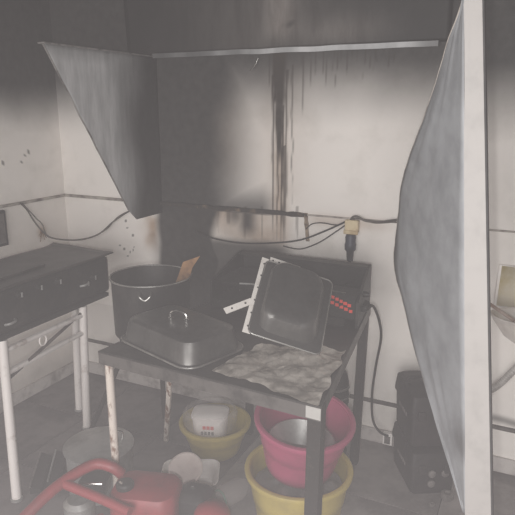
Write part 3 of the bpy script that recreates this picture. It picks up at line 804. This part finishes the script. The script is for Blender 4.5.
MB().tube([jo + jm @ Vector((math.cos(a) * .036, math.sin(a) * .036, .132)) for a in [2 * math.pi * i / 28 for i in range(28)]], .004, 6, closed=True).build('green_base', 'greenglass', jr)
def wbag(u, v):
    a = 2 * math.pi * u; p = v * math.pi / 2
    r = .052 * math.cos(p) ** .5 * (1 + .12 * nz(math.cos(a), math.sin(a), v, 2.5))
    return Vector((-1.055, 1.69, .002)) + Vector((math.cos(a) * r * 1.1, math.sin(a) * r, .10 * math.sin(p) * (1 + .2 * nz(a, v, 0, 3))))
tag(MB().grid(wbag, 40, 14).build('carrier_bag', 'whitebag'), 'crumpled whitish carrier bag on floor next to white basin', 'bag')

# ================================================================== RED MACHINE (front, low)
rc = Vector((-1.13, 1.22, 0.002))
rm = thing('petrol_machine', 'dusty red petrol machine with black caps and tube handle, low in front', 'machine', rc)
RZ = .30
tcn = onZ(146, 484, RZ)
tk = MB().loft([rrect(tcn.x, tcn.y, z, a, b, r, 7, rz=.30) for z, a, b, r in ((RZ - .13, .20, .15, .04), (RZ - .11, .23, .175, .05), (RZ - .02, .23, .175, .05), (RZ - .006, .215, .16, .05), (RZ, .18, .125, .045), (RZ + .002, .10, .06, .02))]).build('fuel_tank', 'red', rm)
cpc = onZ(125, 484, RZ + .012); cpc.z = RZ - .002
cp = MB().lathe([(.030, 0), (.031, .016), (.026, .022), (.01, .024)], cpc, 24, cap1=True).build('fuel_cap', 'blackplastic', tk)
MB().tube([cpc + Vector((-.012, -.012, .026)), cpc + Vector((.006, -.018, .027))], .0035, 6).build('cap_pin', 'chrome', cp)
# handle: two red arms meeting, with dark recess plate between
hpts = [onZ(22, 520, RZ - .04), onZ(48, 494, RZ), onZ(75, 474, RZ + .02), onZ(96, 464, RZ + .03), onZ(112, 467, RZ + .02), onZ(122, 474, RZ - .01)]
MB().tube(spline(hpts, 6), .020, 12).build('handle_tube', 'red', rm)
h2 = [onZ(60, 482, RZ + .012), onZ(82, 491, RZ), onZ(104, 500, RZ - .01), onZ(130, 512, RZ - .02)]
MB().tube(spline(h2, 6), .017, 12).build('cross_tube', 'red', rm)
gp = onZ(95, 478, RZ - .03)
MB().loft([rrect(gp.x, gp.y, gp.z + z, a, b, .02, 5, rz=.3) for z, a, b in ((-.05, .09, .08), (0, .10, .09), (.008, .085, .075))]).build('air_filter', 'blackplastic', rm)
MB().tube([onZ(80, 484, RZ - .01), onZ(102, 484, RZ - .01)], .004, 6).build('chrome_bar', 'chrome', rm)
eb = onZ(195, 488, .27)
MB().loft([rrect(eb.x, eb.y, z, a, b, .02, 5, rz=.2) for z, a, b in ((.10, .11, .10), (.12, .125, .115), (.245, .12, .11), (.265, .085, .075), (.27, .06, .05))]).build('engine_cover', 'blackplastic', rm)
MB().box(eb + Vector((-.015, .01, .004)), (.008, .03, .004), .5).build('cover_clip', 'chrome', rm)
rd = onZ(212, 508, .25)
MB().lathe([(.05, -.12), (.062, -.10), (.062, -.02), (.05, .0), (.02, .012), (.004, .014)], rd, 28, cap1=True).build('recoil_cover', 'red', rm)
# engine block and base frame below, down to the floor
MB().box((tcn.x + .03, tcn.y - .02, .10), (.30, .19, .13), .3).build('engine_block', 'blackmatte', rm, bevel=.012)
for s in (-1, 1):
    q = Matrix.Rotation(.3, 3, 'Z') @ Vector((0, .12 * s, 0))
    b_ = Vector((tcn.x, tcn.y - .02, 0)) + q; d_ = Matrix.Rotation(.3, 3, 'Z') @ Vector((.22, 0, 0))
    MB().tube(spline([b_ - d_ + Vector((0, 0, .07)), b_ - d_ * .85 + Vector((0, 0, .018)), b_ + Vector((0, 0, .016)), b_ + d_ * .85 + Vector((0, 0, .018)), b_ + d_ + Vector((0, 0, .07))], 5), .014, 8).build('base_tube', 'red', rm)
hb = hpts[0]
MB().tube([hb, Vector((hb.x + .05, hb.y + .02, .02))], .014, 8).build('handle_post', 'red', rm)
MB().lathe([(.05, 0), (.055, .02), (.055, .10), (.04, .115), (.004, .116)], onZ(80, 512, .15) - Vector((0, 0, .06)), 24, cap1=True).build('silencer', 'alu', rm)

# dark leaning metal strips at left bottom
for k, (x0, y0, x1, y1, lab) in enumerate([(30, 492, 42, 462, 'dark metal offcut standing nearest the white stand leg'), (48, 486, 57, 460, 'dark metal offcut with pale edge next to aluminium pot')]):
    p, q = onZ(x0, y0, .012), onZ(x1, y1, .02)
    d = q - p; sd = Vector((d.y, -d.x, 0)).normalized()
    o = thing('metal_offcut', lab, 'metal scrap', p.lerp(q, .5), 'metal offcuts on the floor')
    MB().hexa([p + sd * a + Vector((0, 0, -.010)) for a in (0,)] + [p + sd * .045 + Vector((0, 0, -.010)), q + sd * .045 + Vector((0, 0, -.018)), q + Vector((0, 0, -.018))] +
              [p + Vector((0, 0, .02)), p + sd * .045 + Vector((0, 0, .01)), q + sd * .045 + Vector((0, 0, .03)), q + Vector((0, 0, .05))]).build('offcut_body', 'blackplastic', o)
    MB().tube([p + Vector((0, 0, .022)), q + Vector((0, 0, .052))], .004, 6).build('pale_edge', 'dustgrey' if k == 0 else 'alu', o)

# ================================================================== TOOL BOXES (right)
def tbox(c, rz, w_, d_, h_, label, grip=True):
    c = Vector(c); m = Matrix.Rotation(rz, 3, 'Z')
    t = thing('tool_box', label, 'tool box', c, 'stacked black tool boxes')
    def R_(z, a, b, r=.02): return rrect(c.x, c.y, c.z + z, a, b, r, 4, rz=rz)
    MB().loft([R_(0, w_ - .02, d_ - .02), R_(.006, w_ - .012, d_ - .012), R_(h_ * .66, w_, d_)]).build('box_body', 'toolbox', t)
    l = MB().loft([R_(h_ * .66, w_ + .012, d_ + .012), R_(h_ * .72, w_ + .012, d_ + .012), R_(h_ * .95, w_, d_), R_(h_, w_ - .03, d_ - .03)]).build('lid', 'toolbox', t)
    for s in (-.28, .28):
        p = c + m @ Vector((s * w_, -d_ / 2 - .008, h_ * .62))
        MB().box(p, (.03, .012, .04), rz).build('latch', 'toolbox', t, bevel=.003)
    p = c + m @ Vector((0, 0, h_ + .004))
    if grip: MB().tube(spline([p + m @ Vector((-.07, 0, -.004)), p + m @ Vector((-.06, 0, .018)), p + m @ Vector((.06, 0, .018)), p + m @ Vector((.07, 0, -.004))], 5), .007, 8).build('handle', 'toolbox', l)
    for k in range(5):
        q = c + m @ Vector((-w_ / 2 - .0015, -.05 + .022 * k, h_ * .5 ))
        MB().box(q, (.002, .013, .016), rz).build('worn_letter', 'dustgrey', t)
    return t, m
t1, m1 = tbox((-.335, 2.328, .002), .524, .19, .265, .20, 'lower black tool box on the floor with scattered grey bits in front', False)
t2, m2 = tbox((-.352, 2.336, .2035), .50, .17, .24, .235, 'upper black tool box resting on the lower one by the wall')
for k, (x, y, r) in enumerate([(437, 477, .018), (450, 478, .018), (437, 486, .013)]):
    p = onY(x, y, 2.19)
for k, (x, y, r) in enumerate([(447, 497, .026), (432, 505, .012)]):
    c = onZ(x, y, .004); c.z = .003
    g = thing('metal_fitting', ['round grey metal fitting on floor before the tool boxes', 'tiny grey metal fitting on floor before the tool boxes'][k], 'fitting', c)
    MB().lathe([(r, 0), (r, r * .7), (r * .8, r * .8), (r * .55, r * .8), (r * .5, r * .3), (.002, r * .3)], c, 16, cap1=True).build('fitting_ring', 'dustgrey', g)
for k, (x, y) in enumerate([(437, 477), (449, 478), (437, 486)]):
    q = Vector((-.335, 2.328, .002)) + m1 @ Vector((-.01 + .055 * (k % 2), -.1335, .10 - .045 * (k // 2)))
    MB().lathe([(.016, 0), (.016, .006), (.010, .010)], q, 14, mx=m1 @ Matrix.Rotation(math.pi / 2, 3, 'X'), cap1=True).build('round_clip', 'dustgrey', t1)
# small white junction box by the skirting
c = onY(388, 441, YB - .02)
jb = thing('junction_box', 'small shiny white box on skirting next to lower tool box', 'junction box', (c.x, YB - .03, .02))
MB().box((c.x, YB - .027, .045), (.045, .024, .06)).build('box_body', 'whiteplastic', jb, bevel=.003)
MB().box((c.x, YB - .0405, .045), (.028, .003, .045)).build('cover', 'chrome', jb, bevel=.001)

# ================================================================== SOCKET, PLUG, WIRES
c = onY(353, 228)
sk = thing('wall_socket', 'yellowed wall socket under trim line above the stove', 'socket', (c.x, YB, c.z - .04))
MB().box((c.x, YB - .016, c.z + .012), (.062, .03, .056)).build('socket_body', 'socket', sk, bevel=.005)
MB().box((c.x, YB - .034, c.z - .014), (.066, .008, .018)).build('socket_base', 'socket', sk, bevel=.003)
pg = thing('power_plug', 'dark blue plug hanging from the yellowed wall socket', 'plug', (c.x, YB - .03, c.z - .11))
MB().lathe([(.020, 0), (.024, -.012), (.023, -.035), (.026, -.045), (.025, -.068), (.017, -.078), (.014, -.12), (.004, -.121)], (c.x, YB - .03, c.z - .024), 18, cap1=True).build('plug_body', 'plug', pg)
MB().tube([(c.x, YB - .03, c.z - .144), (c.x + .005, YB - .05, c.z - .30)], .006, 8).build('plug_cord', 'cable', pg)
def wire(name, label, pts, r, m, group=None):
    return tag(MB().tube(spline(pts, 8), r, 7).build(name, m), label, 'wire', group)
off = .022
wire('hanging_wire', 'thin grey wire sagging across the left room corner', [onX(20, 203, XL + off), onX(27, 210, XL + off), onX(34, 221, XL + off), onX(43, 232, XL + .03), onX(52, 238, XL + .06), onY(75, 240, YB - .06), onY(97, 235, YB - .05), onY(113, 222, YB - .04), onY(126, 213, YB - .03), onY(137, 208, YB - .02)], .004, 'greycable')
wire('hanging_wire', 'second thin grey wire beside the sagging corner wire', [onX(22, 203, XL + off), onX(36, 218, XL + off + .01), onX(42, 224, XL + off), onX(50, 237, XL + .05), onY(80, 240, YB - .05), onY(104, 231, YB - .05), onY(118, 217, YB - .03), onY(134, 209, YB - .02)], .003, 'greycable')
c = onX(41, 231, XL + .02)
cn_ = thing('frayed_connector', 'frayed straw-coloured wire end hanging at left wall', 'wire end', c)
for k in range(9):
    d = Vector((random.uniform(0, .015), random.uniform(-.022, .022), random.uniform(-.06, -.02)))
    MB().tube([c + Vector((0, 0, .015)), c + d * .5 + Vector((.004, 0, 0)), c + d], .0018, 5).build('strand', 'cardboard', cn_)
wire('wall_wire', 'dark wire drooping along the charred wall band to socket', [onY(195, 231, YB - .03), onY(212, 238, YB - .02), onY(240, 243, YB - .02), onY(272, 243, YB - .02), onY(300, 240, YB - .02), onY(325, 231, YB - .02), onY(347, 221, YB - .02)], .004, 'cable')
wire('wall_wire', 'lower thin dark wire looping below the drooping wire to socket', [onY(283, 246, YB - .012), onY(300, 249, YB - .012), onY(318, 243, YB - .012), onY(334, 233, YB - .012), onY(347, 224, YB - .012)], .003, 'cable')
wire('wall_wire', 'thin dark wire arcing up from charred joint towards socket', [onY(306, 229, YB - .014), onY(312, 224, YB - .014), onY(322, 223, YB - .014), onY(335, 225, YB - .014), onY(342, 224, YB - .012)], .0025, 'cable')
wire('wall_wire', 'grey wire running right from socket behind the big panel', [onY(350, 221, YB - .02), onY(353, 217, YB - .02), onY(358, 217, YB - .02), onY(366, 221, YB - .02), onY(380, 222, YB - .02), onY(397, 220, YB - .02), onY(420, 220, YB - .02)], .005, 'greycable')
wire('wall_wire', 'paler second wire running right from socket', [onY(352, 219, YB - .012), onY(362, 219, YB - .012), onY(375, 223, YB - .012), onY(398, 222, YB - .012), onY(418, 223, YB - .012)], .003, 'greycable')
pstart = Vector((sx1 + .05, sy0 + .09, zb + .055))
wire('power_cable', 'black power cable curving from stove down to the floor', [pstart, onY(373, 306, 2.13), onY(379, 320, 2.2), onY(381, 338, 2.3), onY(376, 365, 2.38), onY(372, 395, 2.42), onY(373, 420, 2.44), onY(380, 432, 2.44), onY(388, 436, 2.45)], .0055, 'cable')

# ================================================================== BASIN AND HOSE BEHIND THE PANEL (right edge)
bx0 = onY(492, 305, YB - .02); bt = onY(499, 264, YB - .005)
bsn = thing('wall_basin', 'white wall-hung basin with yellow-stained back at right edge', 'basin', (bx0.x + .2, YB, .62))
ba = [Vector((bx0.x + .005, YB - .03, bx0.z)), Vector((bx0.x + .42, YB - .03, bx0.z)), Vector((bx0.x + .40, YB - .008, bt.z)), Vector((bt.x, YB - .008, bt.z))]
MB().hexa([ba[0], ba[1], ba[1] + Vector((0, .025, 0)), ba[0] + Vector((0, .025, 0)), ba[3], ba[2], ba[2] + Vector((0, .006, 0)), ba[3] + Vector((0, .006, 0))]).build('back_plate', 'ceramic', bsn, bevel=.004)
q = [ba[0].lerp(ba[2], .03), ba[1].lerp(ba[3], .03), ba[2].lerp(ba[0], .03), ba[3].lerp(ba[1], .03)]
o_ = Vector((0, -.0015, 0))
MB().add([p + o_ for p in q], [(0, 1, 2, 3)]).build('stained_inset', 'glassy', bsn, solid=.002)
bc = Vector((bx0.x + .215, YB - .13, bx0.z))
MB().lathe([(.03, -.13), (.10, -.115), (.16, -.075), (.20, -.02), (.212, 0), (.218, .004), (.212, .008), (.20, .004), (.19, -.015), (.15, -.065), (.09, -.10), (.004, -.11)], bc, 44, cap1=True, sx=1.0, sy=.58).build('bowl', 'ceramic', bsn)
MB().tube(spline([onY(490, 304, YB - .10), onY(497, 309, YB - .14), onY(506, 315, YB - .17), onY(514, 321, YB - .19)], 5), .007, 8).build('inlet_pipe', 'brownpipe', bsn)
MB().tube([(bc.x, bc.y, bc.z - .128), (bc.x, bc.y, .42), (bc.x, YB - .01, .40)], .018, 10).build('drain_pipe', 'whiteplastic', bsn)
hp = spline([onY(524, 361, YB - .05), onY(513, 371, YB - .05), onY(503, 381, YB - .045), onY(494, 388, YB - .04), onY(488, 391, YB - .02)], 12)
hs = thing('flexible_hose', 'grey ribbed flexible hose below the basin at right edge', 'hose', hp[-1])
MB().tube(hp, [.013 + .0022 * (i % 2) for i in range(len(hp))], 12).build('hose_tube', 'hose', hs)
MB().lathe([(.017, -.01), (.019, 0), (.019, .02), (.015, .03)], hp[-1], 14, mx=Matrix.Rotation(math.pi / 2, 3, 'X'), cap1=True).build('hose_cuff', 'whiteplastic', hs)
